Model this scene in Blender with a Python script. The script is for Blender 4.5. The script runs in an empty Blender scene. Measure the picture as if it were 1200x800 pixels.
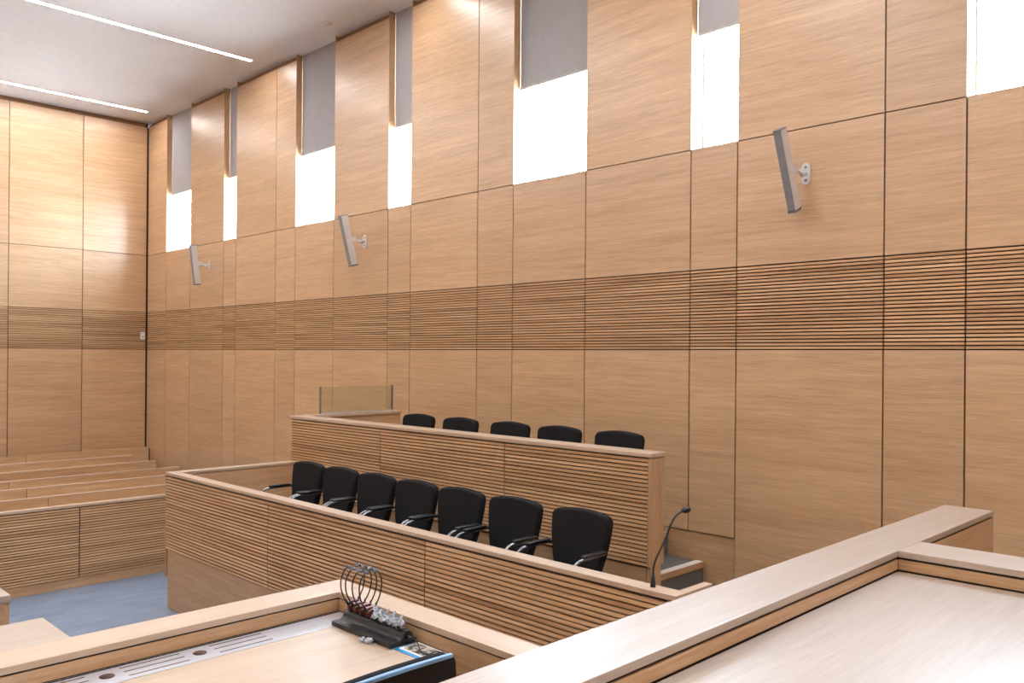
import bpy, bmesh, math, random
from mathutils import Vector, Matrix
random.seed(7)
S = bpy.context.scene
COL = S.collection
PI = math.pi

# ------------------------------------------------------------------ materials
def new_mat(name):
    m = bpy.data.materials.new(name); m.use_nodes = True
    nt = m.node_tree; nt.nodes.clear()
    out = nt.nodes.new('ShaderNodeOutputMaterial')
    return m, nt, out

def principled(nt, out, color=(.5, .5, .5), rough=.5, metal=0., spec=.5, coat=0., coat_rough=.2):
    b = nt.nodes.new('ShaderNodeBsdfPrincipled')
    b.inputs['Base Color'].default_value = (*color, 1)
    b.inputs['Roughness'].default_value = rough
    b.inputs['Metallic'].default_value = metal
    b.inputs['Specular IOR Level'].default_value = spec
    b.inputs['Coat Weight'].default_value = coat
    b.inputs['Coat Roughness'].default_value = coat_rough
    nt.links.new(b.outputs[0], out.inputs[0])
    return b

def flat(name, color, rough=.5, metal=0., spec=.5, coat=0.):
    m, nt, out = new_mat(name)
    b = principled(nt, out, color, rough, metal, spec, coat)
    # faint procedural mottling so nothing is perfectly uniform
    tc = nt.nodes.new('ShaderNodeTexCoord')
    n = nt.nodes.new('ShaderNodeTexNoise'); n.inputs['Scale'].default_value = 14; n.inputs['Detail'].default_value = 3
    nt.links.new(tc.outputs['Object'], n.inputs['Vector'])
    r = nt.nodes.new('ShaderNodeMapRange'); r.inputs['To Min'].default_value = .93; r.inputs['To Max'].default_value = 1.07
    nt.links.new(n.outputs['Fac'], r.inputs['Value'])
    mx = nt.nodes.new('ShaderNodeMix'); mx.data_type = 'RGBA'; mx.blend_type = 'MULTIPLY'; mx.inputs['Factor'].default_value = 1
    mx.inputs['A'].default_value = (*color, 1)
    nt.links.new(r.outputs[0], mx.inputs['B'])
    nt.links.new(mx.outputs['Result'], b.inputs['Base Color'])
    return m

def wood(name, axis, c_dark, c_mid, c_light, rough=.38, spec=.5, coat=0., coat_rough=.25, streak=1., fine=150., slat=0., coat_ior=1.5):
    """oak veneer; grain runs along the given axis of object space"""
    m, nt, out = new_mat(name)
    b = principled(nt, out, c_mid, rough, 0, spec, coat, coat_rough)
    b.inputs['Coat IOR'].default_value = coat_ior
    N = nt.nodes.new; L = nt.links.new
    tc = N('ShaderNodeTexCoord'); oi = N('ShaderNodeObjectInfo')
    vm = N('ShaderNodeVectorMath'); vm.operation = 'MULTIPLY_ADD'
    cmb = N('ShaderNodeCombineXYZ')
    for i, k in enumerate((37., 53., 29.)):
        mt = N('ShaderNodeMath'); mt.operation = 'MULTIPLY'; mt.inputs[1].default_value = k
        L(oi.outputs['Random'], mt.inputs[0]); L(mt.outputs[0], cmb.inputs[i])
    vm.inputs[1].default_value = (1, 1, 1)
    L(tc.outputs['Object'], vm.inputs[0]); L(cmb.outputs[0], vm.inputs[2])
    # gentle warp so that the grain bends
    wn = N('ShaderNodeTexNoise'); wn.inputs['Scale'].default_value = .9; wn.inputs['Detail'].default_value = 1
    L(vm.outputs[0], wn.inputs['Vector'])
    wv = N('ShaderNodeVectorMath'); wv.operation = 'MULTIPLY_ADD'
    w = .05 * (0 if slat else 1)
    wv.inputs[1].default_value = (w, w, w)
    L(wn.outputs['Color'], wv.inputs[0]); L(vm.outputs[0], wv.inputs[2])
    def stretched(along, across, detail, rgh=.6):
        mp = N('ShaderNodeMapping')
        sc = [across] * 3; sc['XYZ'.index(axis)] = along
        mp.inputs['Scale'].default_value = sc
        L(wv.outputs[0], mp.inputs['Vector'])
        n = N('ShaderNodeTexNoise'); n.inputs['Scale'].default_value = 1; n.inputs['Detail'].default_value = detail
        n.inputs['Roughness'].default_value = rgh
        L(mp.outputs[0], n.inputs['Vector'])
        return n.outputs['Fac']
    broad = stretched(.55, 9 if not slat else 44, 3)
    mid = stretched(1.6, 42, 4)
    fin = stretched(5., fine, 3, .7)
    def mix(a, ka, b_, kb):
        p = N('ShaderNodeMath'); p.operation = 'MULTIPLY'; p.inputs[1].default_value = ka; L(a, p.inputs[0])
        q = N('ShaderNodeMath'); q.operation = 'MULTIPLY_ADD'; q.inputs[1].default_value = kb; L(b_, q.inputs[0]); L(p.outputs[0], q.inputs[2])
        return q.outputs[0]
    f = mix(broad, .27 if not slat else .62, mid, .31 if not slat else .2)
    f2 = mix(f, 1., fin, .42 if not slat else .18)
    cr = N('ShaderNodeValToRGB')
    e = cr.color_ramp.elements
    h = .2 / streak
    e[0].position = .5 - h; e[0].color = (*c_dark, 1)
    e[1].position = .5 + h; e[1].color = (*c_light, 1)
    mm = cr.color_ramp.elements.new(.5); mm.color = (*c_mid, 1)
    L(f2, cr.inputs[0])
    # board-to-board tone
    hv = N('ShaderNodeHueSaturation')
    mr = N('ShaderNodeMapRange'); mr.inputs['To Min'].default_value = .93; mr.inputs['To Max'].default_value = 1.06
    L(oi.outputs['Random'], mr.inputs['Value']); L(mr.outputs[0], hv.inputs['Value'])
    L(cr.outputs[0], hv.inputs['Color']); L(hv.outputs[0], b.inputs['Base Color'])
    bp = N('ShaderNodeBump'); bp.inputs['Strength'].default_value = .06; bp.inputs['Distance'].default_value = .002
    L(fin, bp.inputs['Height']); L(bp.outputs[0], b.inputs['Normal'])
    return m

def sc(c, k): return tuple(min(1, x * k) for x in c)
OAK = (.57, .365, .206)
def oak(name, axis, k=1., **kw):
    return wood(name, axis, sc((.44, .26, .13), k), sc(OAK, k), sc((.70, .49, .305), k), **kw)
M = {}
for a in 'XYZ':
    M['panel' + a] = oak('oak_veneer_' + a, a, rough=.42, spec=.5, coat=.9, coat_rough=.36, coat_ior=1.75, streak=1.5, fine=230.)
    M['solid' + a] = oak('oak_board_' + a, a, .90, rough=.34, spec=.5, streak=1.3)
    M['top' + a] = wood('sheen_oak_top_' + a, a, (.33, .245, .18), (.42, .34, .275), (.51, .43, .365), rough=.5, spec=1., coat=1., coat_rough=.38, streak=1.3, fine=230., coat_ior=1.9)  # same oak, with the sheen on flat tops put into the base colour
    M['rail' + a] = wood('sheen_oak_rail_' + a, a, (.42, .29, .19), (.53, .39, .275), (.62, .48, .36), rough=.5, spec=.8, coat=1., coat_rough=.34, streak=1.3, fine=230., coat_ior=1.6)  # oak paled in its colour for the light caught on rail tops
    M['slat' + a] = wood('oak_slats_' + a, a, (.33, .17, .075), (.60, .375, .205), (.80, .565, .34), rough=.42, streak=1.25, slat=1)
M['plinth_x'] = oak('oak_plinth_x', 'X', .80, rough=.4, spec=.5, streak=1.3)
M['plinth_y'] = oak('oak_plinth_y', 'Y', .80, rough=.4, spec=.5, streak=1.3)
M['shaded'] = flat('shaded_oak_strip', (.30, .165, .085), .5)  # darker tone paints the shade inside the ceiling gap
M['groove'] = flat('dark_groove', (.030, .016, .010), .7)
M['plaster'] = flat('ceiling_plaster', (.80, .785, .785), .9, spec=.2)
M['fabric'] = flat('black_fabric', (.006, .0063, .0085), .85, spec=.3)
M['black'] = flat('black_plastic', (.009, .009, .011), .42)
M['blacksatin'] = flat('black_satin_plastic', (.015, .015, .018), .45)
M['chrome'] = flat('polished_tube', (.30, .32, .36), .30, 1.)
M['alu'] = flat('anodised_aluminium', (.70, .71, .74), .45, .2)
M['grille'] = flat('speaker_grille', (.27, .285, .32), .5, .1)
M['darkcap'] = flat('speaker_end_cap', (.16, .16, .17), .45)
M['white'] = flat('white_plastic', (.78, .77, .75), .45)
M['steel'] = flat('brushed_steel', (.66, .69, .76), .36, .6)
M['blind'] = flat('grey_blind_fabric', (.42, .42, .455), .85, spec=.2)
M['blindbar'] = flat('blind_bar', (.48, .47, .47), .5)
M['frame'] = flat('window_frame_white', (.75, .76, .78), .5)
M['receiver'] = flat('dark_red_receiver', (.10, .022, .016), .35)
M['band'] = flat('pink_white_band', (.62, .42, .52), .5)
M['earbud'] = flat('bluish_earbud', (.13, .17, .24), .25)
M['rim'] = flat('blue_grey_highlight', (.20, .37, .62), .35)  # bluish daylight highlight painted as the colour of the chair's back rim
M['blue'] = flat('blue_card', (.02, .27, .62), .45)
M['carpet'] = flat('grey_step_vinyl', (.15, .15, .15), .75)
M['nosing'] = flat('pale_step_nosing', (.75, .75, .74), .6)
M['groovebrown'] = flat('brown_grommet', (.07, .03, .015), .6)
M['greyglass'] = flat('glass_edge_grey', (.17, .18, .175), .3)

def floor_mat():
    m, nt, out = new_mat('blue_grey_vinyl'); b = principled(nt, out, (.25, .29, .36), .33, 0, .5)
    N = nt.nodes.new; L = nt.links.new
    tc = N('ShaderNodeTexCoord'); n = N('ShaderNodeTexNoise'); n.inputs['Scale'].default_value = 3.; n.inputs['Detail'].default_value = 8; n.inputs['Roughness'].default_value = .65
    mp = N('ShaderNodeMapping'); mp.inputs['Scale'].default_value = (1, 2.4, 1)
    L(tc.outputs['Object'], mp.inputs['Vector']); L(mp.outputs[0], n.inputs['Vector'])
    cr = N('ShaderNodeValToRGB'); cr.color_ramp.elements[0].position = .3; cr.color_ramp.elements[0].color = (.165, .24, .36, 1)
    cr.color_ramp.elements[1].position = .75; cr.color_ramp.elements[1].color = (.29, .38, .52, 1)
    L(n.outputs['Fac'], cr.inputs[0]); L(cr.outputs[0], b.inputs['Base Color'])
    return m
M['floor'] = floor_mat()

def glass_mat(name, tint, refl):
    m, nt, out = new_mat(name)
    N = nt.nodes.new; L = nt.links.new
    t = N('ShaderNodeBsdfTransparent'); t.inputs[0].default_value = (*tint, 1)
    g = N('ShaderNodeBsdfGlossy'); g.inputs['Roughness'].default_value = .03; g.inputs[0].default_value = (1, 1, 1, 1)
    fr = N('ShaderNodeFresnel'); fr.inputs['IOR'].default_value = 1.45
    mu = N('ShaderNodeMath'); mu.operation = 'MULTIPLY'; mu.inputs[1].default_value = refl; L(fr.outputs[0], mu.inputs[0])
    mx = N('ShaderNodeMixShader'); L(mu.outputs[0], mx.inputs[0]); L(t.outputs[0], mx.inputs[1]); L(g.outputs[0], mx.inputs[2])
    L(mx.outputs[0], out.inputs[0])
    return m
M['glass'] = glass_mat('window_glass', (.97, .98, .99), .5)
M['screenglass'] = glass_mat('screen_glass', (.90, .925, .90), 1.3)

def wrap_mat():
    m, nt, out = new_mat('crinkled_clear_plastic')
    N = nt.nodes.new; L = nt.links.new
    b = principled(nt, out, (.55, .62, .72), .15, 0, .8)
    t = N('ShaderNodeBsdfTransparent')
    tc = N('ShaderNodeTexCoord'); n = N('ShaderNodeTexVoronoi'); n.inputs['Scale'].default_value = 70
    L(tc.outputs['Object'], n.inputs['Vector'])
    cr = N('ShaderNodeValToRGB'); cr.color_ramp.elements[0].position = .15; cr.color_ramp.elements[1].position = .6
    cr.color_ramp.elements[0].color = (.25,) * 3 + (1,); cr.color_ramp.elements[1].color = (.85,) * 3 + (1,)
    L(n.outputs['Distance'], cr.inputs[0])
    mx = N('ShaderNodeMixShader'); L(cr.outputs[0], mx.inputs[0]); L(t.outputs[0], mx.inputs[1]); L(b.outputs[0], mx.inputs[2])
    L(mx.outputs[0], out.inputs[0])
    return m
M['wrap'] = wrap_mat()

def photo_mat():
    m, nt, out = new_mat('black_and_white_print'); b = principled(nt, out, (.5, .5, .5), .3)
    N = nt.nodes.new; L = nt.links.new
    tc = N('ShaderNodeTexCoord'); n = N('ShaderNodeTexNoise'); n.inputs['Scale'].default_value = 45; n.inputs['Detail'].default_value = 4
    L(tc.outputs['Object'], n.inputs['Vector'])
    cr = N('ShaderNodeValToRGB'); cr.color_ramp.elements[0].position = .42; cr.color_ramp.elements[0].color = (.05, .06, .07, 1)
    cr.color_ramp.elements[1].position = .6; cr.color_ramp.elements[1].color = (.7, .68, .64, 1)
    L(n.outputs['Fac'], cr.inputs[0]); L(cr.outputs[0], b.inputs['Base Color'])
    return m
M['photo'] = photo_mat()
M['paper'] = flat('white_paper', (.78, .77, .74), .6)
def emit_mat(name, col, s):
    m, nt, out = new_mat(name); e = nt.nodes.new('ShaderNodeEmission'); e.inputs[0].default_value = (*col, 1); e.inputs[1].default_value = s
    nt.links.new(e.outputs[0], out.inputs[0]); return m
M['lamp'] = emit_mat('led_strip', (1., .96, .92), 72.)

# ------------------------------------------------------------------ mesh helpers
def tag(o, label=None, cat=None, group=None, kind=None):
    if label: o['label'] = label
    if cat: o['category'] = cat
    if group: o['group'] = group
    if kind: o['kind'] = kind
    return o
def empty(name, loc=(0, 0, 0), rz=0.):
    o = bpy.data.objects.new(name, None); COL.objects.link(o); o.location = loc; o.rotation_euler = (0, 0, rz)
    o.empty_display_size = .1
    return o
class MB:
    """collects shapes into one mesh, in world coordinates (or local ones when the parent sits at the origin)"""
    def __init__(s): s.bm = bmesh.new()
    def box(s, x0, x1, y0, y1, z0, z1):
        v = [s.bm.verts.new(p) for p in [(x0, y0, z0), (x1, y0, z0), (x1, y1, z0), (x0, y1, z0), (x0, y0, z1), (x1, y0, z1), (x1, y1, z1), (x0, y1, z1)]]
        for f in ((3, 2, 1, 0), (4, 5, 6, 7), (0, 1, 5, 4), (1, 2, 6, 5), (2, 3, 7, 6), (3, 0, 4, 7)):
            s.bm.faces.new([v[i] for i in f])
        return s
    def prism(s, pts, axis, d0, d1):
        """pts: outline in the two other axes (in order x,y,z without axis)"""
        def P(p, d):
            q = list(p); q.insert('XYZ'.index(axis), d); return q
        a = [s.bm.verts.new(P(p, d0)) for p in pts]; b = [s.bm.verts.new(P(p, d1)) for p in pts]
        n = len(pts); fs = [s.bm.faces.new(a), s.bm.faces.new(b)]
        for i in range(n): fs.append(s.bm.faces.new([a[i], a[(i + 1) % n], b[(i + 1) % n], b[i]]))
        bmesh.ops.recalc_face_normals(s.bm, faces=fs)
        return s
    def tube(s, pts, r, n=10, cap=True):
        pts = [Vector(p) for p in pts]; rings = []
        rr = r if isinstance(r, (list, tuple)) else [r] * len(pts)
        ref = None
        for i, p in enumerate(pts):
            t = ((pts[min(i + 1, len(pts) - 1)] - pts[max(i - 1, 0)])).normalized()
            if ref is None:
                ref = t.cross(Vector((0, 0, 1)) if abs(t.z) < .9 else Vector((1, 0, 0))).normalized()
            ref = (ref - t * ref.dot(t)).normalized(); bn = t.cross(ref)
            rings.append([s.bm.verts.new(p + (ref * math.cos(2 * PI * k / n) + bn * math.sin(2 * PI * k / n)) * rr[i]) for k in range(n)])
        fs = []
        for a, b in zip(rings, rings[1:]):
            for k in range(n): fs.append(s.bm.faces.new([a[k], a[(k + 1) % n], b[(k + 1) % n], b[k]]))
        if cap: fs.append(s.bm.faces.new(rings[0])); fs.append(s.bm.faces.new(rings[-1]))
        bmesh.ops.recalc_face_normals(s.bm, faces=fs)
        for f in fs: f.smooth = True
        return s
    def ball(s, c, r, sx=1, sy=1, sz=1, seg=12, jitter=0.):
        mat = Matrix.Translation(c) @ Matrix.Diagonal((sx, sy, sz, 1))
        g = bmesh.ops.create_uvsphere(s.bm, u_segments=seg, v_segments=max(6, seg // 2 + 2), radius=r, matrix=mat)
        for v in g['verts']:
            if jitter: v.co += Vector([random.uniform(-jitter, jitter) for _ in range(3)])
            for f in v.link_faces: f.smooth = not jitter
        return s
    def build(s, name, mat, parent=None, bevel=0., smooth=False, seg=2):
        if parent is not None:
            off = parent_off(parent)
            for v in s.bm.verts: v.co -= off
        me = bpy.data.meshes.new(name); s.bm.to_mesh(me); s.bm.free()
        me.materials.append(M[mat] if isinstance(mat, str) else mat)
        o = bpy.data.objects.new(name, me); COL.objects.link(o)
        if parent is not None: o.parent = parent
        if smooth:
            for p in me.polygons: p.use_smooth = True
        if bevel:
            b = o.modifiers.new('bevel', 'BEVEL'); b.width = bevel; b.segments = seg; b.limit_method = 'ANGLE'; b.angle_limit = math.radians(40)
            b.harden_normals = True
            for p in me.polygons: p.use_smooth = True
        return o
def parent_off(p):
    v = Vector((0, 0, 0))
    while p is not None: v += p.location; p = p.parent
    return v
def kids(o): return list(o.children)
def copy_tree(o, parent=None, keep=True):
    c = o.copy(); COL.objects.link(c); c.parent = parent
    for ch in kids(o): copy_tree(ch, c)
    return c
def bx(name, mat, parent, x0, x1, y0, y1, z0, z1, bevel=0.):
    return MB().box(x0, x1, y0, y1, z0, z1).build(name, mat, parent, bevel)
def each(name, mat, parent, boxes, bevel=0.):
    for q in boxes: bx(name, mat, parent, *q, bevel)
def struct(o): o['kind'] = 'structure'; return o

# ------------------------------------------------------------------ dimensions
X0 = 5.55            # face of the long window wall
Y0 = 13.816          # face of the end wall
ZC = 5.84            # ceiling
ZS0, ZS1, ZJ, ZT = 2.163, 2.768, 3.69, 5.765
XL, YB = -4.6, -3.2
G = .005            # half joint width
# panel boundaries along the window wall (from the far corner towards us)
YP = [13.80, 13.087, 12.24, 11.181, 10.819, 9.756, 9.28, 8.428, 7.381, 6.989, 5.955, 5.475, 4.606, 3.566, 3.171, 2.117, 1.634, .775, -.275, -.755, -1.805, -2.2, -3.2]
WIN = {1: (13.087, 12.24), 2: (11.181, 10.819), 3: (9.28, 8.428), 4: (7.381, 6.989), 5: (5.475, 4.606), 6: (3.566, 3.171), 7: (1.634, .775)}

# ------------------------------------------------------------------ floor, ceiling
fl = struct(bx('floor', 'floor', None, XL - .3, X0 + .6, YB - .3, Y0 + .6, -.12, 0))
ce = struct(bx('ceiling', 'plaster', None, XL - .3, X0 + .6, YB - .3, Y0 + .6, ZC, ZC + .2))

# ------------------------------------------------------------------ window wall
XB = X0 + .022
b = MB(); b.box(XB, XB + .34, YB - .3, Y0 + .3, 0, ZJ - .01)
ys = [Y0 + .3]
for k in sorted(WIN): ys += [WIN[k][0] + .014, WIN[k][1] - .014]
ys.append(YB - .3)
for i in range(0, len(ys), 2): b.box(XB, XB + .34, ys[i + 1], ys[i], ZJ - .01, ZT).box(XB + .05, XB + .34, ys[i + 1], ys[i], ZT, ZC)
wr = struct(b.build('wall_right', 'groove'))
def slats(b, axis, a0, a1, face, sgn, z0, z1, pitch=.0245, hgt=.0160, dep=.0165, back=.004):
    """slats running along an axis, standing proud of a backing board; face = outer plane, sgn = outward direction"""
    n = max(1, round((z1 - z0) / pitch)); p = (z1 - z0) / n; hgt = p * hgt / .0245
    for i in range(n):
        za = z0 + i * p + (p - hgt) * .5; zb = za + hgt
        f0, f1 = sorted((face, face - sgn * dep))
        if axis == 'Y': b.box(f0, f1, a0, a1, za, zb)
        else: b.box(a0, a1, f0, f1, za, zb)
    return b
for i in range(len(YP) - 1):
    ya, yb = YP[i + 1] + G, YP[i] - G
    zlow = .005
    if yb < 3.9 + 5 and ya > 3.17 and YP[i] <= 9: zlow = .78
    bx('panel', 'panelY', wr, X0, XB, ya, yb, zlow + (.004 if zlow > .5 else 0), ZS0 - .003, .0008)
    sl = slats(MB(), 'Y', ya, yb, X0, -1, ZS0 + .002, ZS1 - .002).build('slat_panel', 'slatY', wr)
    bx('panel', 'panelY', wr, X0, XB, ya, yb, ZS1 + .003, ZJ - .004, .0008)
    if not any(abs(YP[i] - w[0]) < .01 for w in WIN.values()):
        bx('panel', 'panelY', wr, X0, XB, ya, yb, ZJ + .004, ZT, .0008)
        bx('shadow_gap_board', 'shaded', wr, X0 + .055, XB + .05, ya - .004, yb + .004, ZT + .001, ZC - .003)
# plinth board in the recess beside the stepped jury seating
bx('plinth_board', 'solidY', wr, X0 + .012, XB, 3.171 + G, 8.99, .006, .776)
# reveal linings
for k, (y1, y0) in WIN.items():
    bx('reveal_lining', 'solidZ', wr, X0 + .001, X0 + .33, y1 + .001, y1 + .0135, ZJ, ZC - .002)
    bx('reveal_lining', 'solidZ', wr, X0 + .001, X0 + .33, y0 - .0135, y0 - .001, ZJ, ZC - .002)
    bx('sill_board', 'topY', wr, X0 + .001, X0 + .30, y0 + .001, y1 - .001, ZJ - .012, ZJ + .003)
# windows (frame, glass) and blinds
POS = {1: 'nearest the far corner', 2: 'second from the far corner', 3: 'left of the middle speaker', 4: 'right of the middle speaker',
       5: 'over the upper chair row', 6: 'just left of the nearest speaker', 7: 'at the far right'}
for k, (y1, y0) in WIN.items():
    b = MB(); xa, xb = X0 + .165, X0 + .205; t = .009
    b.box(xa, xb, y0, y0 + t, ZJ + .004, ZC - .003).box(xa, xb, y1 - t, y1, ZJ + .004, ZC - .003)
    b.box(xa, xb, y0 + t, y1 - t, ZJ + .004, ZJ + .004 + t).box(xa, xb, y0 + t, y1 - t, ZC - .003 - t, ZC - .003)
    if y1 - y0 > .6: b.box(xa, xb, (y0 + y1) / 2 - .205, (y0 + y1) / 2 - .197, ZJ + .004 + t, ZC - .003 - t)
    w = struct(b.build('window_%d' % k, 'frame'))
    bx('pane', 'glass', w, xa + .018, xa + .026, y0 + t * .5, y1 - t * .5, ZJ + .01, ZC - .01)
    t = empty('roller_blind', (X0 + .07, (y0 + y1) / 2, ZC - .01))
    tag(t, 'grey roller blind half down over the %s window %s' % ('wide' if y1 - y0 > .6 else 'narrow', POS[k]), 'blind', 'roller blinds in the high windows')
    bx('blind_fabric', 'blind', t, X0 + .085, X0 + .088, y0 + .008, y1 - .0012, 4.60, ZC - .0005)
    bx('bottom_bar', 'blindbar', t, X0 + .081, X0 + .092, y0 + .008, y1 - .0012, 4.582, 4.602, .003)
    MB().tube([(X0 + .128, y0 + .008, ZC - .03), (X0 + .128, y1 - .008, ZC - .03)], .024, 14).build('roller', 'blindbar', t)

# ------------------------------------------------------------------ end wall
wf = struct(MB().box(XL - .3, XB, Y0 + .022, Y0 + .3, 0, ZT).box(XL - .3, XB, Y0 + .072, Y0 + .3, ZT, ZC).build('wall_far', 'groove'))
xs = [5.536, 4.562, 3.546, 2.53, 1.514, .498, -.518, -1.534, -2.55, -3.566, XL]
for i in range(len(xs) - 1):
    xa, xb = xs[i + 1] + G, xs[i] - G
    bx('panel', 'panelX', wf, xa, xb, Y0, Y0 + .022, .005, ZS0 - .003, .0008)
    slats(MB(), 'X', xa, xb, Y0, -1, ZS0 + .002, ZS1 - .002).build('slat_panel', 'slatX', wf)
    bx('panel', 'panelX', wf, xa, xb, Y0, Y0 + .022, ZS1 + .003, ZJ - .004, .0008)
    bx('panel', 'panelX', wf, xa, xb, Y0, Y0 + .022, ZJ + .004, ZT, .0008)
    bx('shadow_gap_board', 'shaded', wf, xa - .004, xb + .004, Y0 + .055, Y0 + .072, ZT + .001, ZC - .003)
struct(bx('wall_left', 'panelY', None, XL - .3, XL, YB, Y0, 0, ZC))
struct(bx('wall_back', 'panelX', None, XL, XB, YB - .3, YB, 0, ZC))

# ------------------------------------------------------------------ ceiling lights, small fittings
for y, lab in ((13.17, 'long LED strip light in the ceiling, nearest the end wall'),
               (9.9, 'long LED strip light in the ceiling, second from the end wall'),
               (6.63, 'long LED strip light in the ceiling over the lower jury seats'),
               (3.36, 'long LED strip light in the ceiling over the clerk desk'),
               (.09, 'long LED strip light in the ceiling over the judge bench'),
               (-2.4, 'long LED strip light in the ceiling beside the back wall')):
    t = empty('ceiling_light', (1., y, ZC)); tag(t, lab, 'light', 'strip lights in the ceiling')
    bx('diffuser', 'lamp', t, -3.7, 5.265, y - .028, y + .028, ZC - .006, ZC - .001)
    each('trim', 'white', t, [(-3.71, 5.275, y - .034, y - .0285, ZC - .007, ZC), (-3.71, 5.275, y + .0285, y + .034, ZC - .007, ZC),
         (-3.71, -3.7, y - .028, y + .028, ZC - .007, ZC), (5.265, 5.275, y - .028, y + .028, ZC - .007, ZC)])
for y, lab in ((11.58, 'small round white ceiling detector near the far corner windows'), (8.16, 'small round white ceiling detector above the middle wall speaker')):
    t = empty('ceiling_detector', (5.27, y, ZC)); tag(t, lab, 'detector', 'round detectors in the ceiling')
    MB().tube([(5.27, y, ZC), (5.27, y, ZC - .006)], [.05, .048], 24).build('base', 'plaster', t)
    MB().tube([(5.27, y, ZC - .006), (5.27, y, ZC - .012)], [.026, .022], 20).build('head', 'white', t)

t = empty('call_point', (5.478, Y0, 2.39)); tag(t, 'small white switch box fixed on the end wall beside the room corner', 'switch')
bx('box', 'white', t, 5.44, 5.51, Y0 - .035, Y0 - .0005, 2.328, 2.45, .004)
MB().tube([(5.475, Y0 - .035, 2.37), (5.475, Y0 - .04, 2.37)], .011, 14).build('button', 'darkcap', t)

def wall_speaker(y, tilt, lab):
    """column speaker on a swivel bracket; pivot at the bracket arm"""
    t = empty('wall_speaker', (X0, y, 3.37)); tag(t, lab, 'speaker', 'column speakers on the window wall')
    th = math.radians(tilt)
    c = Vector((X0 - .205, y + .04, 3.37))
    R = Matrix.Rotation(-th, 4, 'Y')
    def loc(b):
        for v in b.bm.verts: v.co = R @ v.co + c
        return b
    b = MB(); b.box(-.036, .048, -.029, .029, -.272, .272)
    loc(b).build('cabinet', 'alu', t, .004)
    b = MB(); b.box(-.044, -.036, -.026, .026, -.27, .27)
    loc(b).build('grille', 'grille', t, .002)
    loc(MB().box(-.045, .05, -.030, .030, -.287, -.272)).build('end_cap', 'darkcap', t, .003)
    loc(MB().box(-.045, .05, -.030, .030, .272, .281)).build('end_cap', 'grille', t, .003)
    # oval wall plate
    pts = []
    for k in range(24):
        a = 2 * PI * k / 24
        pts.append((y + .034 * math.cos(a), 3.372 + .034 * math.sin(a) + (.042 if math.sin(a) >= 0 else -.042)))
    br = MB().prism(pts, 'X', X0 - .010, X0 - .0005).build('bracket_plate', 'alu', t, .002)
    for dz in (-.045, .045): MB().tube([(X0 - .0105, y, 3.372 + dz), (X0 - .0125, y, 3.372 + dz)], .009, 12).build('screw', 'darkcap', br)
    MB().tube([(X0 - .01, y, 3.372), (X0 - .04, y, 3.368), (X0 - .052, y, 3.364), (X0 - .066, y + .003, 3.368), (X0 - .08, y + .009, 3.380), (X0 - .112, y + .022, 3.394)], [.012, .012, .020, .020, .010, .010], 14).build('bracket_arm', 'alu', t)
    bx('clamp', 'alu', t, X0 - .16, X0 - .10, y + .012, y + .040, 3.36, 3.425, .004)
    return t
wall_speaker(2.643, 24, 'large looking grey column speaker tilted down, right of the narrow window')
wall_speaker(7.80, 15, 'grey column speaker on the window wall above the glass screen, tilted a little')
wall_speaker(11.60, 7, 'smallest looking grey column speaker, almost upright, by the far corner windows')

# ------------------------------------------------------------------ stepped floor of the jury seating
FL1, FL2 = .41, .735
st = struct(bx('floor_jury_lower', 'carpet', None, 3.06, X0 + .02, 2.0, 6.88, .002, FL1))
b = MB(); b.box(4.215, X0 + .012, 3.76, 6.88, FL1, FL2)
st2 = struct(b.build('floor_jury_upper', 'carpet'))
stp = struct(bx('floor_step', 'carpet', None, 4.27, X0 + .010, 3.44, 3.76, FL1, .56))
bx('nosing', 'nosing', stp, 4.27, X0 + .009, 3.44, 3.50, .5605, .565)
bx('nosing_edge', 'solidX', stp, 4.27, X0 + .009, 3.427, 3.4395, .522, .565)
bx('nosing', 'nosing', st2, 4.27, X0 + .009, 3.76, 3.82, FL2 + .0005, FL2 + .005)
bx('nosing_edge', 'solidX', st2, 4.27, X0 + .009, 3.748, 3.7595, FL2 - .03, FL2 + .005)

# ------------------------------------------------------------------ lower jury box front
XF, YE, YN = 2.945, 6.914, 1.975
t = empty('jury_box', (XF, 4.4, 0)); tag(t, 'long low slatted oak jury box front before the lower row of black chairs', 'jury box')
CAP = 1.122
bx('core', 'groove', t, XF + .016, XF + .02, YN + .03, YE - .004, .488, 1.088)
bx('inner_board', 'panelY', t, XF + .021, XF + .088, YN + .03, YE - .09, .003, 1.086)
sy = [YE, 5.25, 3.56, YN + .0]
for i in range(3):
    slats(MB(), 'Y', sy[i + 1] + .004, sy[i] - .004, XF, -1, .488, 1.088).build('slat_panel', 'slatY', t)
bx('kick_panel', 'plinth_y', t, XF + .012, XF + .02, YN + .01, YE - .02, .003, .484)
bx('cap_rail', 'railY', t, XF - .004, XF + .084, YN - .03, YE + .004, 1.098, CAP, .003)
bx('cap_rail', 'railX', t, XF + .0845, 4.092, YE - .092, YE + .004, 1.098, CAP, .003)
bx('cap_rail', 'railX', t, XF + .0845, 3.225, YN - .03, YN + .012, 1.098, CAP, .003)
bx('end_board', 'panelX', t, XF + .089, 3.272, YE - .085, YE - .005, .003, 1.094)
bx('end_board', 'panelX', t, 3.278, 4.09, YE - .085, YE - .005, .003, 1.094)
bx('end_board', 'panelX', t, XF + .089, 3.215, YN - .024, YN + .006, .003, 1.094)
bx('end_post', 'solidZ', t, XF - .002, XF + .015, YE - .0035, YE + .003, .26, 1.094)

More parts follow.
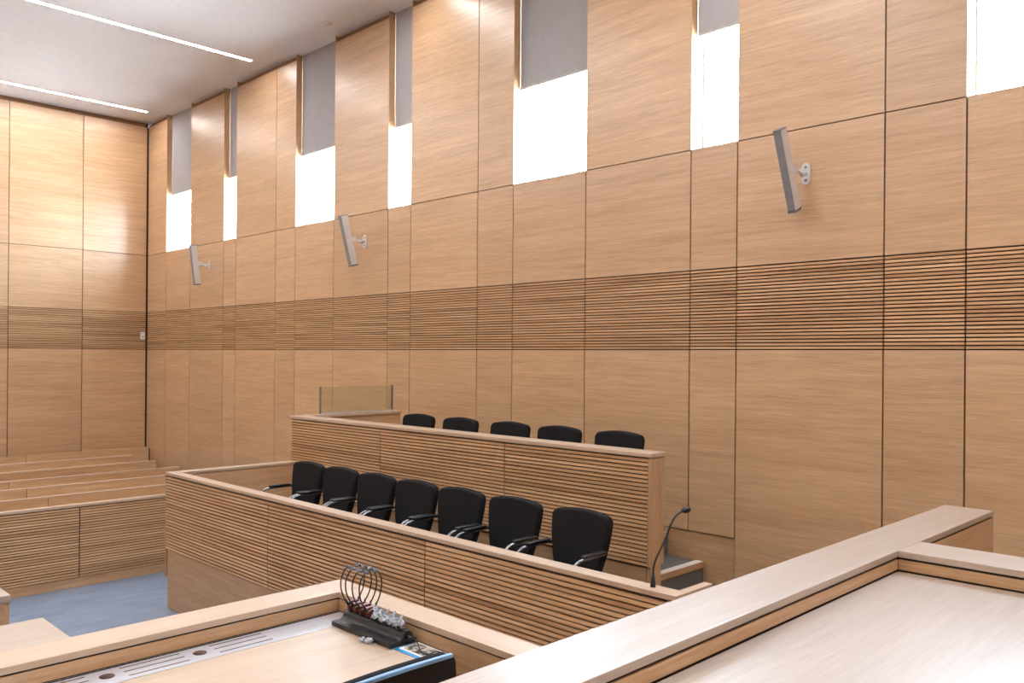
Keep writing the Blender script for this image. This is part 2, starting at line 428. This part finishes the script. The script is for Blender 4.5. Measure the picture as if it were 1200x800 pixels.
# ------------------------------------------------------------------ upper jury box front
XU, YU = 4.10, 2.90
t = empty('jury_box', (XU, 4.9, FL1)); tag(t, 'raised slatted oak jury box front between the two rows of black chairs', 'jury box')
CU = 1.537
bx('core', 'groove', t, XU + .016, XU + .02, YU + .02, YE - .004, .857, 1.505)
bx('inner_board', 'panelY', t, XU + .021, XU + .11, YU + .018, YE - .03, FL1 + .002, 1.505)
sy = [YE, 5.53, 4.11, YU]
for i in range(3):
    slats(MB(), 'Y', sy[i + 1] + (.004 if i < 2 else .014), sy[i] - .004, XU, -1, .865, 1.505).build('slat_panel', 'slatY', t)
bx('kick_panel', 'plinth_y', t, XU + .022, XU + .03, YU + .03, YE - .09, FL1 + .002, .855).location.x -= .008
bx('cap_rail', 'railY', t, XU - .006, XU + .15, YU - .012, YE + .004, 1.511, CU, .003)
bx('end_post', 'solidZ', t, XU + .0, XU + .146, YU - .004, YU + .012, .865, 1.508, .001)
bx('end_post', 'solidZ', t, XU + .02, XU + .125, YU + .002, YU + .0175, FL1 + .002, .862)
bx('end_board', 'panelX', t, XU + .112, 5.335, YE - .05, YE - .004, FL1 + .002, 1.508)
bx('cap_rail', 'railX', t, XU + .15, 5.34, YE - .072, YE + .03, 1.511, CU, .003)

t = empty('glass_screen', (4.85, YE - .01, CU)); tag(t, 'low clear glass screen standing on the oak rail behind the raised jury seats', 'glass screen')
bx('glass_pane', 'screenglass', t, 4.428, 5.272, YE + .006, YE + .016, CU + .012, 1.796)
each('edge_strip', 'greyglass', t, [(4.420, 4.428, YE, YE + .022, CU + .001, 1.798), (5.272, 5.280, YE, YE + .022, CU + .001, 1.798)])
bx('base_channel', 'steel', t, 4.428, 5.272, YE - .002, YE + .024, CU + .001, CU + .014)

# ------------------------------------------------------------------ chairs
def outline_back(hw_b, hw_t, z0, z1, arch, r, inset=0.):
    pts = []
    hw_b -= inset; hw_t -= inset; z0 += inset; z1 -= inset
    n = 7
    rb = .045
    for k in range(n): a = -PI / 2 + k / (n - 1) * PI / 2; pts.append((hw_b - rb + rb * math.cos(a), z0 + rb + rb * math.sin(a)))
    zc = z1 - arch - r
    for k in range(1, 5): f = k / 5; pts.append((hw_b + (hw_t - hw_b) * (1 - (1 - f) ** 1.7), z0 + rb + (zc - z0 - rb) * f))
    for k in range(n): a = k / (n - 1) * (PI / 2 - .12); pts.append((hw_t - r + r * math.cos(a), zc + r * math.sin(a)))
    x, z = pts[-1]
    for k in range(1, 6): f = k / 6; pts.append((x * (1 - f), z + (z1 - z) * (1 - (1 - f) ** 2)))
    full = pts + [(0, z1)] + [(-a, b_) for a, b_ in reversed(pts)]
    return full
def make_chair():
    """faces -X, origin on the floor under the seat"""
    t = empty('jury_chair')
    b = MB(); b.prism(outline_back(.160, .209, .47, .845, .016, .042), 'X', -.026, .026)
    for v in b.bm.verts:
        y, z = v.co.y, v.co.z
        v.co.x += .13 + .14 * (z - .47) + .12 * (y * y) * -1 + .010
    b.build('backrest', 'fabric', t, .016, seg=3)
    b = MB(); b.prism([(-.27, .41), (-.20, .40), (.16, .405), (.17, .47), (.0, .465), (-.22, .478), (-.272, .455)], 'Y', -.192, .192)
    b.build('seat', 'fabric', t, .018, seg=3)
    for s in (-1, 1):
        y = .207 * s
        # tube: up from the floor runner, curving back under the arm pad
        p = [(.20, y, .012), (-.17, y, .012), (-.195, y, .02), (-.205, y, .05), (-.165, y, .45), (-.150, y, .54)]
        for k in range(1, 8):
            a = k / 7 * PI / 2
            p.append((-.150 + .10 * (1 - math.cos(a)), y, .54 + .094 * math.sin(a)))
        p += [(.0, y, .636), (.128, y, .638)]
        MB().tube(p, .0088, 10).build('arm_tube', 'chrome', t)
        bx('armrest', 'black', t, -.052, .132, y - .0155, y + .0155, .641, .657, .007)
    for q in (-1, 1):
        MB().tube([(.12, .190 * q, .45), (.155, .190 * q, .49), (.165, .178 * q, .52)], .010).build('back_bracket', 'black', t)
        MB().tube([(.125, .207 * q, .640), (.145, .200 * q, .640), (.155, .19 * q, .640)], .009).build('arm_bracket', 'black', t)
        MB().tube([(-.172, .205 * q, .385), (.14, .198 * q, .385)], .009).build('side_rail', 'black', t)
    for x_, z_ in ((-.172, .385), (.12, .385), (.20, .012)):
        MB().tube([(x_, -.205, z_), (x_, .205, z_)], .0098).build('cross_bar', 'black', t)
    return t
ch = make_chair()
low = [5.796, 5.347, 4.897, 4.454, 3.998, 3.515, 3.006]
low = [5.796, 5.348, 4.900, 4.450, 3.999, 3.515, 3.006]
up = [5.85, 5.294, 4.706, 4.184, 3.625]
LL = ['farthest of the lower jury row, beside the oak end board', 'second from the far end of the lower jury row', 'third from the far end of the lower jury row',
      'middle one of the seven in the lower jury row', 'third from the near end of the lower jury row', 'second from the near end of the lower jury row',
      'nearest and largest looking of the lower jury row']
UL = ['farthest of the upper row beside the glass screen', 'second from the glass screen in the upper row', 'middle one of the five in the upper row', 'fourth from the glass screen in the upper row', 'nearest of the upper row, by the rail end']
k = 0
for ys_, x, z, labs, grp in ((low, 3.60, FL1, LL, 'black chairs in the lower jury row'), (up, 4.75, FL2, UL, 'black chairs in the upper jury row')):
    for y, lab in zip(ys_, labs):
        o = ch if k == 0 else copy_tree(ch)
        o.location = (x - .172, y, z + .003); o.rotation_euler = (0, 0, math.radians([0, .2, -.2, .2, -.2, .8, -1.][k % 7]))
        tag(o, 'black upholstered armchair, ' + lab, 'chair', grp); k += 1

# ------------------------------------------------------------------ gooseneck microphone on the jury rail
def bez(p0, p1, p2, p3, n=14):
    out = []
    for i in range(n + 1):
        t = i / n; out.append(tuple((1 - t) ** 3 * a + 3 * (1 - t) ** 2 * t * b_ + 3 * (1 - t) * t * t * c + t ** 3 * d for a, b_, c, d in zip(p0, p1, p2, p3)))
    return out
mx, my = 2.99, 2.093
t = empty('gooseneck_microphone', (mx, my, CAP)); tag(t, 'thin black gooseneck microphone rising from the near end of the lower jury rail', 'microphone')
MB().tube([(mx, my, CAP), (mx, my, CAP + .014), (mx, my, CAP + .06)], [.012, .011, .006], 14).build('base', 'black', t)
pth = bez((mx, my, CAP + .05), (mx, my, CAP + .11), (mx + .02, my - .01, CAP + .13), (mx + .055, my - .018, CAP + .19), 10) + bez((mx + .055, my - .018, CAP + .19), (mx + .085, my - .03, CAP + .25), (mx + .09, my - .03, CAP + .30), (mx + .17, my - .045, CAP + .312), 12)[1:]
MB().tube(pth, .0042, 10).build('gooseneck', 'blacksatin', t)
MB().tube([(mx + .155, my - .043, CAP + .311), (mx + .17, my - .045, CAP + .3125), (mx + .19, my - .048, CAP + .313), (mx + .203, my - .05, CAP + .3125)], [.008, .0135, .0135, .006], 14).build('microphone_head', 'black', t)

# ------------------------------------------------------------------ public seating at the far end
YG = 8.042
t = empty('gallery_partition', (1., YG, 0)); tag(t, 'slatted oak partition in front of the public benches, standing on the blue floor', 'partition')
bx('core', 'groove', t, -3.2, 4.246, YG + .016, YG + .02, .09, .716)
bx('inner_board', 'panelX', t, -3.2, 4.25, YG + .021, YG + .055, .003, .714)
sx = [4.25, 2.65, .98, -.69, -2.36, -3.2]
for i in range(5):
    slats(MB(), 'X', sx[i + 1] + .006, sx[i] - .006, YG, -1, .09, .716).build('slat_panel', 'slatX', t)
bx('skirting', 'solidX', t, -3.2, 4.25, YG + .008, YG + .020, .003, .088)
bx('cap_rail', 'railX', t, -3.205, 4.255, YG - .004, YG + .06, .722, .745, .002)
benches = [(8.9, 4.54, 'oak public bench directly behind the slatted partition'), (9.58, 4.54, 'oak public bench, second row behind the slatted partition'),
           (10.22, 4.525, 'oak public bench, middle row of the five behind the slatted partition'), (10.98, 4.54, 'oak public bench, fourth row behind the partition'),
           (11.8, 4.55, 'oak public bench, last free standing row before the end wall')]
for y, xe, lab in benches:
    t = empty('public_bench', (1., y, 0)); tag(t, lab, 'bench', 'rows of public benches')
    bx('backrest', 'solidX', t, 2.646, xe, y, y + .03, .12, .694)
    bx('backrest', 'solidX', t, -3.2, 2.638, y, y + .03, .12, .694)
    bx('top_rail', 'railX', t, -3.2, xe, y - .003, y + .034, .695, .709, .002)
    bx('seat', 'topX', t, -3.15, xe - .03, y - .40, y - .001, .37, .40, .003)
    for xa in (xe - .06, 2.62, .8, -1.2, -3.14):
        bx('leg', 'solidZ', t, xa, xa + .035, y - .37, y - .002, .003, .369)
        bx('leg', 'solidZ', t, xa, xa + .035, y, y + .028, .003, .119)
t = empty('wall_bench', (1., 13.45, 0)); tag(t, 'oak bench at the very back running along the foot of the end wall', 'bench')
bx('backrest', 'solidX', t, 3.694, 5.435, 13.42, 13.45, .0, .625)
bx('backrest', 'solidX', t, -3.2, 3.680, 13.42, 13.45, .0, .625)
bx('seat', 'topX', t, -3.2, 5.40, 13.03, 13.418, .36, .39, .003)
for xa in (5.35, 2.6, .8, -1.2, -3.14): bx('leg', 'solidZ', t, xa, xa + .035, 13.05, 13.415, .003, .358)
bx('gap_shade_strip', 'groove', t, 5.437, 5.462, 13.44, 13.45, .003, .60)  # dark strip painting the shadow between bench end and wall

# ------------------------------------------------------------------ advocates' tables in the well
def adv_table(ya, yb, lab, outlet=None):
    t = empty('advocate_table', (.2, (ya + yb) / 2, 0)); tag(t, lab, 'table', 'oak tables in the well of the court')
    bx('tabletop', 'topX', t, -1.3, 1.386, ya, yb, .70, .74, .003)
    bx('side_panel', 'solidY', t, 1.35, 1.383, ya + .02, yb - .02, .003, .699)
    bx('side_panel', 'solidY', t, -1.297, -1.26, ya + .02, yb - .02, .003, .699)
    bx('modesty_panel', 'solidX', t, -1.259, 1.349, ya + .004, ya + .03, .003, .699)
    if outlet: bx('cable_outlet', 'steel', t, *outlet, .7402, .744, .001)
adv_table(4.12, 4.74, 'oak table with a sheen-pale bare top, right behind the clerk desk at left')
adv_table(5.297, 6.02, 'oak table at the left edge whose corner sticks out over the blue floor', (1.10, 1.325, 5.36, 5.52))

# ------------------------------------------------------------------ raised desks
def desk_wall(t, axis, a0, a1, f0, f1, ztop, zbase, grain, inner=()):
    """thick hollow board wall with cap; f0..f1 across"""
    pass
# clerk's desk: cap top 1.10, worktop 1.02
CZ, DZ = 1.10, 1.02
t = empty('clerk_desk', (.4, 2.3, 0)); tag(t, 'oak clerk desk with raised rim and steel cable strip, under the headset rack', 'desk')
cx0, cx1, cy0, cy1, cyn = -1.6, 2.148, 3.012, 3.178, 1.40
xi = 2.022
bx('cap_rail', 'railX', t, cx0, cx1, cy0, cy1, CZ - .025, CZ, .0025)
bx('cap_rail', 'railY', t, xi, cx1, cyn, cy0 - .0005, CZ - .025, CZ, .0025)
bx('core', 'groove', t, cx0, cx1 - .012, cy0 + .008, cy1 - .01, .1, CZ - .0255)
bx('core', 'groove', t, xi + .008, cx1 - .012, cyn, cy0 + .006, .1, CZ - .0255)
bx('lining_board', 'solidX', t, cx0, xi - .0, cy0 + .001, cy0 + .0075, DZ + .002, CZ - .031)
bx('lining_board', 'solidY', t, xi + .001, xi + .0075, cyn, cy0 + .0, DZ + .002, CZ - .031)
bx('lining_board', 'solidY', t, xi + .001, xi + .0075, cyn, 2.298, .45, DZ + .001)
slats(MB(), 'X', cx0, cx1, cy1, 1, .45, CZ - .03).build('slat_panel', 'slatX', t)
slats(MB(), 'Y', cyn, cy1 - .015, cx1, 1, .45, CZ - .03).build('slat_panel', 'slatY', t)
bx('kick_panel', 'plinth_x', t, cx0, cx1 - .02, cy1 - .01, cy1 - .002, .003, .44)
bx('kick_panel', 'plinth_y', t, cx1 - .012, cx1 - .004, cyn, cy1 - .015, .003, .44)
bx('worktop', 'railX', t, cx0, xi - .001, 2.30, cy0 - .001, DZ - .03, DZ - .0005)
bx('cable_strip', 'steel', t, .935, 2.015, 2.850, 2.992, DZ - .0004, DZ + .0012)
bx('cable_strip', 'steel', t, -.15, .932, 2.850, 2.992, DZ - .0004, DZ + .0012)
for gx in (.409, .731, 1.053, 1.375):
    MB().tube([(gx, 2.926, DZ + .0012), (gx, 2.926, DZ + .0022)], .0245, 28).build('grommet', 'groovebrown', t)
    each('slot', 'groovebrown', t, [(gx + .056, gx + .266, sy_ - .0034, sy_ + .0034, DZ + .0012, DZ + .0016) for sy_ in (2.884, 2.929, 2.971)])
pts = []; x = -.15
while x < 2.0: pts += [(x, 2.9960), (x + .018, 2.9960), (x + .018, 2.9935), (x + .024, 2.9935)]; x += .024
MB().prism([(-.15, 2.9925)] + [(x, 2.9925)] + pts[::-1], 'Z', DZ - .0004, DZ + .004).build('brush_strip', 'blacksatin', t)
# clerk's platform
struct(bx('floor_clerk', 'carpet', None, -1.6, 2.10, 1.42, 2.29, .001, .22))

# headset charging rack
t = empty('headset_rack', (1.955, 2.675, DZ)); tag(t, 'long black charging rack holding listening headsets, on the corner of the clerk desk', 'rack')
prof = [(1.893, 0), (2.016, 0), (2.016, .015), (2.001, .016)]
for k in range(9):
    a = k / 8 * PI * .9; prof.append((1.973 + .027 * math.cos(a), .021 + .030 * math.sin(a)))
prof += [(1.943, .023), (1.934, .0185), (1.924, .0175), (1.893, .017)]
prof = [(x_, DZ + .0015 + z_) for x_, z_ in prof]
bb = MB().prism(prof, 'Y', 2.483, 2.868).build('housing', 'black', t, .0015)
each('dock_slot', 'black', t, [(1.955, 1.985, 2.838 - .0405 * k - .008, 2.838 - .0405 * k + .008, DZ + .0505, DZ + .0542) for k in range(9)])
each('status_window', 'black', t, [(1.898, 1.914, 2.79 - .05 * k, 2.80 - .05 * k + .015, DZ + .017, DZ + .0196) for k in range(3)])
MB().tube([(1.97, 2.483, DZ + .028), (1.97, 2.45, DZ + .030)], .007, 12).build('plug', 'black', t)
MB().tube(bez((1.97, 2.452, DZ + .03), (1.972, 2.40, DZ + .035), (1.945, 2.40, DZ + .004), (1.945, 2.345, DZ + .006)) + bez((1.945, 2.345, DZ + .006), (1.945, 2.30, DZ + .006), (1.99, 2.37, DZ + .012), (1.995, 2.31, DZ + .006))[1:], .0022, 8).build('cable', 'black', t)

def make_headset():
    """stethoscope headset standing in the rack; local: X across, origin at the top of the rack"""
    t = empty('listening_headset')
    b = MB(); b.tube([(-.0, -.0075, .022), (0, .0075, .022)], .022, 20); b.build('receiver', 'receiver', t, .002)
    bx('yoke', 'band', t, -.026, .026, -.0035, .0035, .040, .046, .0015); MB().tube([(-.02, -.0085, .028), (.0, -.0085, .035), (.02, -.0085, .028)], .0018).build('stripe', 'band', t)
    for s in (-1, 1):
        p = bez((.022 * s, 0, .036), (.062 * s, 0, .075), (.078 * s, 0, .145), (.034 * s, 0, .178), 16)
        ar = MB().tube(p, .0029, 8).build('arm', 'black', t)
        b = MB(); b.tube([(.022 * s, 0, .030), (.034 * s, 0, .053)], .0045, 10); b.build('hinge', 'black', ar)
        MB().tube([(.036 * s, 0, .176), (.031 * s, 0, .184), (.026 * s, 0, .183), (.020 * s, 0, .180), (.014 * s, 0, .177)], [.003, .0062, .0072, .005, .0062], 12).build('earbud', 'earbud', ar)
    return t
hs = make_headset()
hl = ['farthest of the four unwrapped ones in the rack', 'second of the four unwrapped ones', 'third of the four unwrapped ones', 'nearest unwrapped one, beside the plastic wrapped ones']
for k in range(4):
    o = hs if k == 0 else copy_tree(hs)
    o.location = (1.972, 2.838 - .0405 * k, DZ + .048); o.rotation_euler = (0, 0, math.radians([4, -3, 2, 8][k]))
    tag(o, 'listening headset with curved black ear arms, ' + hl[k], 'headset', 'headsets standing in the rack')
wl = ['next to the unwrapped headsets', 'second from the unwrapped headsets', 'second from the near end of the rack', 'at the near end of the rack']
for k in range(4):
    random.seed(20 + k)
    y = 2.838 - .0405 * (4.35 + k * 1.12)
    t = empty('wrapped_headset', (1.965, y, DZ + .052)); tag(t, 'coiled headset in crinkled clear plastic, ' + wl[k], 'headset', 'plastic wrapped headsets in the rack')
    b = MB(); b.ball((1.963, y, DZ + .072), .021, 1.0, .85, .85, 12, .005)
    for q in range(5):
        a = random.uniform(0, 2 * PI); c0 = Vector((1.963, y, DZ + .080)); d = Vector((math.cos(a) * .022, math.sin(a) * .012, .020))
        u_ = Vector((-math.sin(a) * .009, math.cos(a) * .009, 0))
        v = [b.bm.verts.new(c0 + d * .2 + u_ * .5), b.bm.verts.new(c0 + d + u_), b.bm.verts.new(c0 + d * 1.2), b.bm.verts.new(c0 + d * .9 - u_), b.bm.verts.new(c0 + d * .2 - u_ * .5)]
        b.bm.faces.new(v)
    b.build('plastic_wrap', 'wrap', t)
    b = MB()
    for rr_ in (.015, .011): b.tube([(1.963 + rr_ * math.cos(a_ * PI / 8), y + .004 * math.sin(a_ * PI / 3), DZ + .070 + rr_ * .8 * math.sin(a_ * PI / 8)) for a_ in range(17)], .0022, 8)
    b.ball((1.958, y - .004, DZ + .064), .010)
    b.build('headset', 'black', t)
random.seed(5)
t = empty('plastic_wrapper', (1.895, 2.615, DZ)); tag(t, 'small crumpled clear plastic wrapper lying on the clerk desk in front of the rack', 'wrapper')
b = MB(); b.ball((1.878, 2.595, DZ + .0105), .012, 1.5, 1.1, .75, 14, .0034); b.ball((1.868, 2.623, DZ + .0105), .011, 1.2, 1.2, .7, 12, .0034); b.build('crumpled_film', 'wrap', t)
t = empty('brochure', (1.97, 2.40, DZ)); tag(t, 'blue edged leaflet with black and white picture, under the cable on the desk', 'leaflet')
bx('blue_cover', 'blue', t, 1.905, 2.018, 2.30, 2.478, DZ + .0003, DZ + .0018)
bx('page', 'paper', t, 1.922, 2.016, 2.30, 2.470, DZ + .0019, DZ + .0026)
bx('picture', 'photo', t, 1.933, 2.006, 2.30, 2.456, DZ + .0027, DZ + .003)

# clerk's chair (faces +Y, back towards us)
t = empty('office_chair', (1.60, 2.19, .22)); tag(t, 'black office chair with a pale blue piping along its back, at the clerk desk', 'chair')
def curve_back(b):
    for v in b.bm.verts:
        v.co.y += 2.015 + .34 * v.co.x ** 2 + .08 * (v.co.z - 1.15); v.co.x += 1.575
    return b
pts = outline_back(.19, .226, .62, 1.158, .010, .032)
curve_back(MB().prism(pts, 'Y', -.014, .008)).build('back_shell', 'black', t, .004, seg=3)
curve_back(MB().prism(outline_back(.186, .224, .625, 1.160, .010, .032), 'Y', .0085, .036)).build('back_cushion', 'fabric', t, .008, seg=3)
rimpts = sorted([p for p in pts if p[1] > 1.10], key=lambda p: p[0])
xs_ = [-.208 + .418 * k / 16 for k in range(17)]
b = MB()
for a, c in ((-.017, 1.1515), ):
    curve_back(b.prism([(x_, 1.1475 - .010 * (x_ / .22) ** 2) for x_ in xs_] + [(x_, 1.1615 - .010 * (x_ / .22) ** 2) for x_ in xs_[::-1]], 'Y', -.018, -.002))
b.build('highlight', 'rim', t, .004)  # painted daylight highlight along the top of the shell
bx('seat', 'fabric', t, 1.35, 1.80, 2.07, 2.49, .64, .71, .02)
MB().tube([(1.572, 2.28, .64), (1.572, 2.28, .32)], .03, 14).build('gas_stem', 'black', t)
MB().tube([(1.572, 2.28, .29), (1.572, 2.28, .325)], .045, 16).build('hub', 'black', t)
for k in range(5):
    a = k * 2 * PI / 5 + .3
    MB().tube([(1.572 + .03 * math.cos(a), 2.28 + .03 * math.sin(a), .305), (1.572 + .2 * math.cos(a), 2.28 + .2 * math.sin(a), .265)], [.020, .013], 10).build('base_arm', 'black', t)
    MB().ball((1.572 + .2 * math.cos(a), 2.28 + .2 * math.sin(a), .2425), .0215).build('castor', 'black', t)
MB().tube([(1.572, 2.12, .66), (1.572, 2.01, .67), (1.572, 1.992, .75)], .016, 10).build('back_support', 'black', t)

# judge's bench: cap top 1.40, worktop 1.325
JZ, JD = 1.40, 1.325
t = empty('judge_bench', (1.5, 1.2, 0)); tag(t, 'large oak judge bench with wide pale cap and sunken worktop, bottom right', 'bench')
jy1, jy0 = 1.376, 1.163
jx0, jx1 = -1.8, 4.385
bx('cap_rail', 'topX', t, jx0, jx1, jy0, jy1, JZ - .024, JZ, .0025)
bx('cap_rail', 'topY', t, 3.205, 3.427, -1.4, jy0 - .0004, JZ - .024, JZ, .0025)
bx('core', 'groove', t, jx0, jx1 - .012, jy0 + .008, jy1 - .018, .5, JZ - .0245)
bx('core', 'groove', t, 3.213, 3.419, -1.4, jy0 + .006, .5, JZ - .0245)
bx('lining_board', 'solidX', t, jx0, 3.204, jy0 + .001, jy0 + .0075, JD + .006, JZ - .0325)
bx('lining_board', 'solidY', t, 3.206, 3.2125, -1.4, jy0, JD + .006, JZ - .0325)
bx('lining_board', 'solidX', t, 3.43, jx1 - .012, jy0 + .001, jy0 + .0075, .55, JZ - .0325)
bx('lining_board', 'solidY', t, 3.4195, 3.426, -1.4, jy0, .55, JZ - .0325)
slats(MB(), 'X', jx0, jx1, jy1, 1, .7, JZ - .03).build('slat_panel', 'slatX', t)
bx('kick_panel', 'plinth_x', t, jx0, jx1 - .02, jy1 - .018, jy1 - .008, .003, .69)
bx('end_board', 'solidY', t, jx1 - .012, jx1 - .001, jy0 + .001, jy1 - .019, .003, JZ - .03)
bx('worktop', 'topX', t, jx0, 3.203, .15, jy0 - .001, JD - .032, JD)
struct(bx('floor_bench', 'carpet', None, jx0, X0 - .005, -1.4, jy0 - .01, .001, .50))

# ------------------------------------------------------------------ light
w = bpy.data.worlds.new('world'); S.world = w; w.use_nodes = True
bg = w.node_tree.nodes['Background']; bg.inputs[0].default_value = (.82, .905, 1., 1); bg.inputs[1].default_value = 84.
wn = w.node_tree.nodes; wl_ = w.node_tree.links
wtc = wn.new('ShaderNodeTexCoord'); wsx = wn.new('ShaderNodeSeparateXYZ'); wr_ = wn.new('ShaderNodeValToRGB')   # bright overcast sky above, dimmer ground below
wl_.new(wtc.outputs['Generated'], wsx.inputs[0]); wl_.new(wsx.outputs['Z'], wr_.inputs[0])
wr_.color_ramp.elements[0].position = 0.; wr_.color_ramp.elements[0].color = (.62, .66, .71, 1)
wr_.color_ramp.elements[1].position = .06; wr_.color_ramp.elements[1].color = (.70, .85, 1., 1)
wl_.new(wr_.outputs[0], bg.inputs[0])
for k, (y1, y0) in WIN.items():
    li = bpy.data.lights.new('window_portal', 'AREA'); li.shape = 'RECTANGLE'; li.size = y1 - y0; li.size_y = ZC - ZJ
    li.cycles.is_portal = True
    o = bpy.data.objects.new('window_portal', li); COL.objects.link(o)
    o.location = (X0 + .30, (y0 + y1) / 2, (ZC + ZJ) / 2); o.rotation_euler = (PI / 2, 0, PI / 2)   # looks along -X

# ------------------------------------------------------------------ camera
cam = bpy.data.cameras.new('camera'); co = bpy.data.objects.new('camera', cam); COL.objects.link(co); S.camera = co
cam.sensor_width = 36; cam.lens = 36 * 986.93 / 1200
cam.shift_x = (600 - 594.06) / 1200; cam.shift_y = (417.56 - 400) / 1200
cam.clip_start = .05
yaw, roll = math.radians(45.05), .00815
F = Vector((math.sin(yaw), math.cos(yaw), 0)); r = Vector((math.cos(yaw), -math.sin(yaw), 0)); u = Vector((0, 0, 1))
R_ = r * math.cos(roll) + u * math.sin(roll); U = -r * math.sin(roll) + u * math.cos(roll)
m = Matrix(((R_.x, U.x, -F.x, 0), (R_.y, U.y, -F.y, 0), (R_.z, U.z, -F.z, 2.1), (0, 0, 0, 1)))
co.matrix_world = m

vs = S.view_settings; vs.view_transform = 'Standard'; vs.look = 'None'; vs.gamma = 1; vs.use_curve_mapping = False; vs.exposure = .12
S.cycles.max_bounces = 10; S.cycles.diffuse_bounces = 6; S.cycles.glossy_bounces = 4; S.cycles.transparent_max_bounces = 8
S.cycles.use_denoising = True
S.cycles.sample_clamp_indirect = 6.
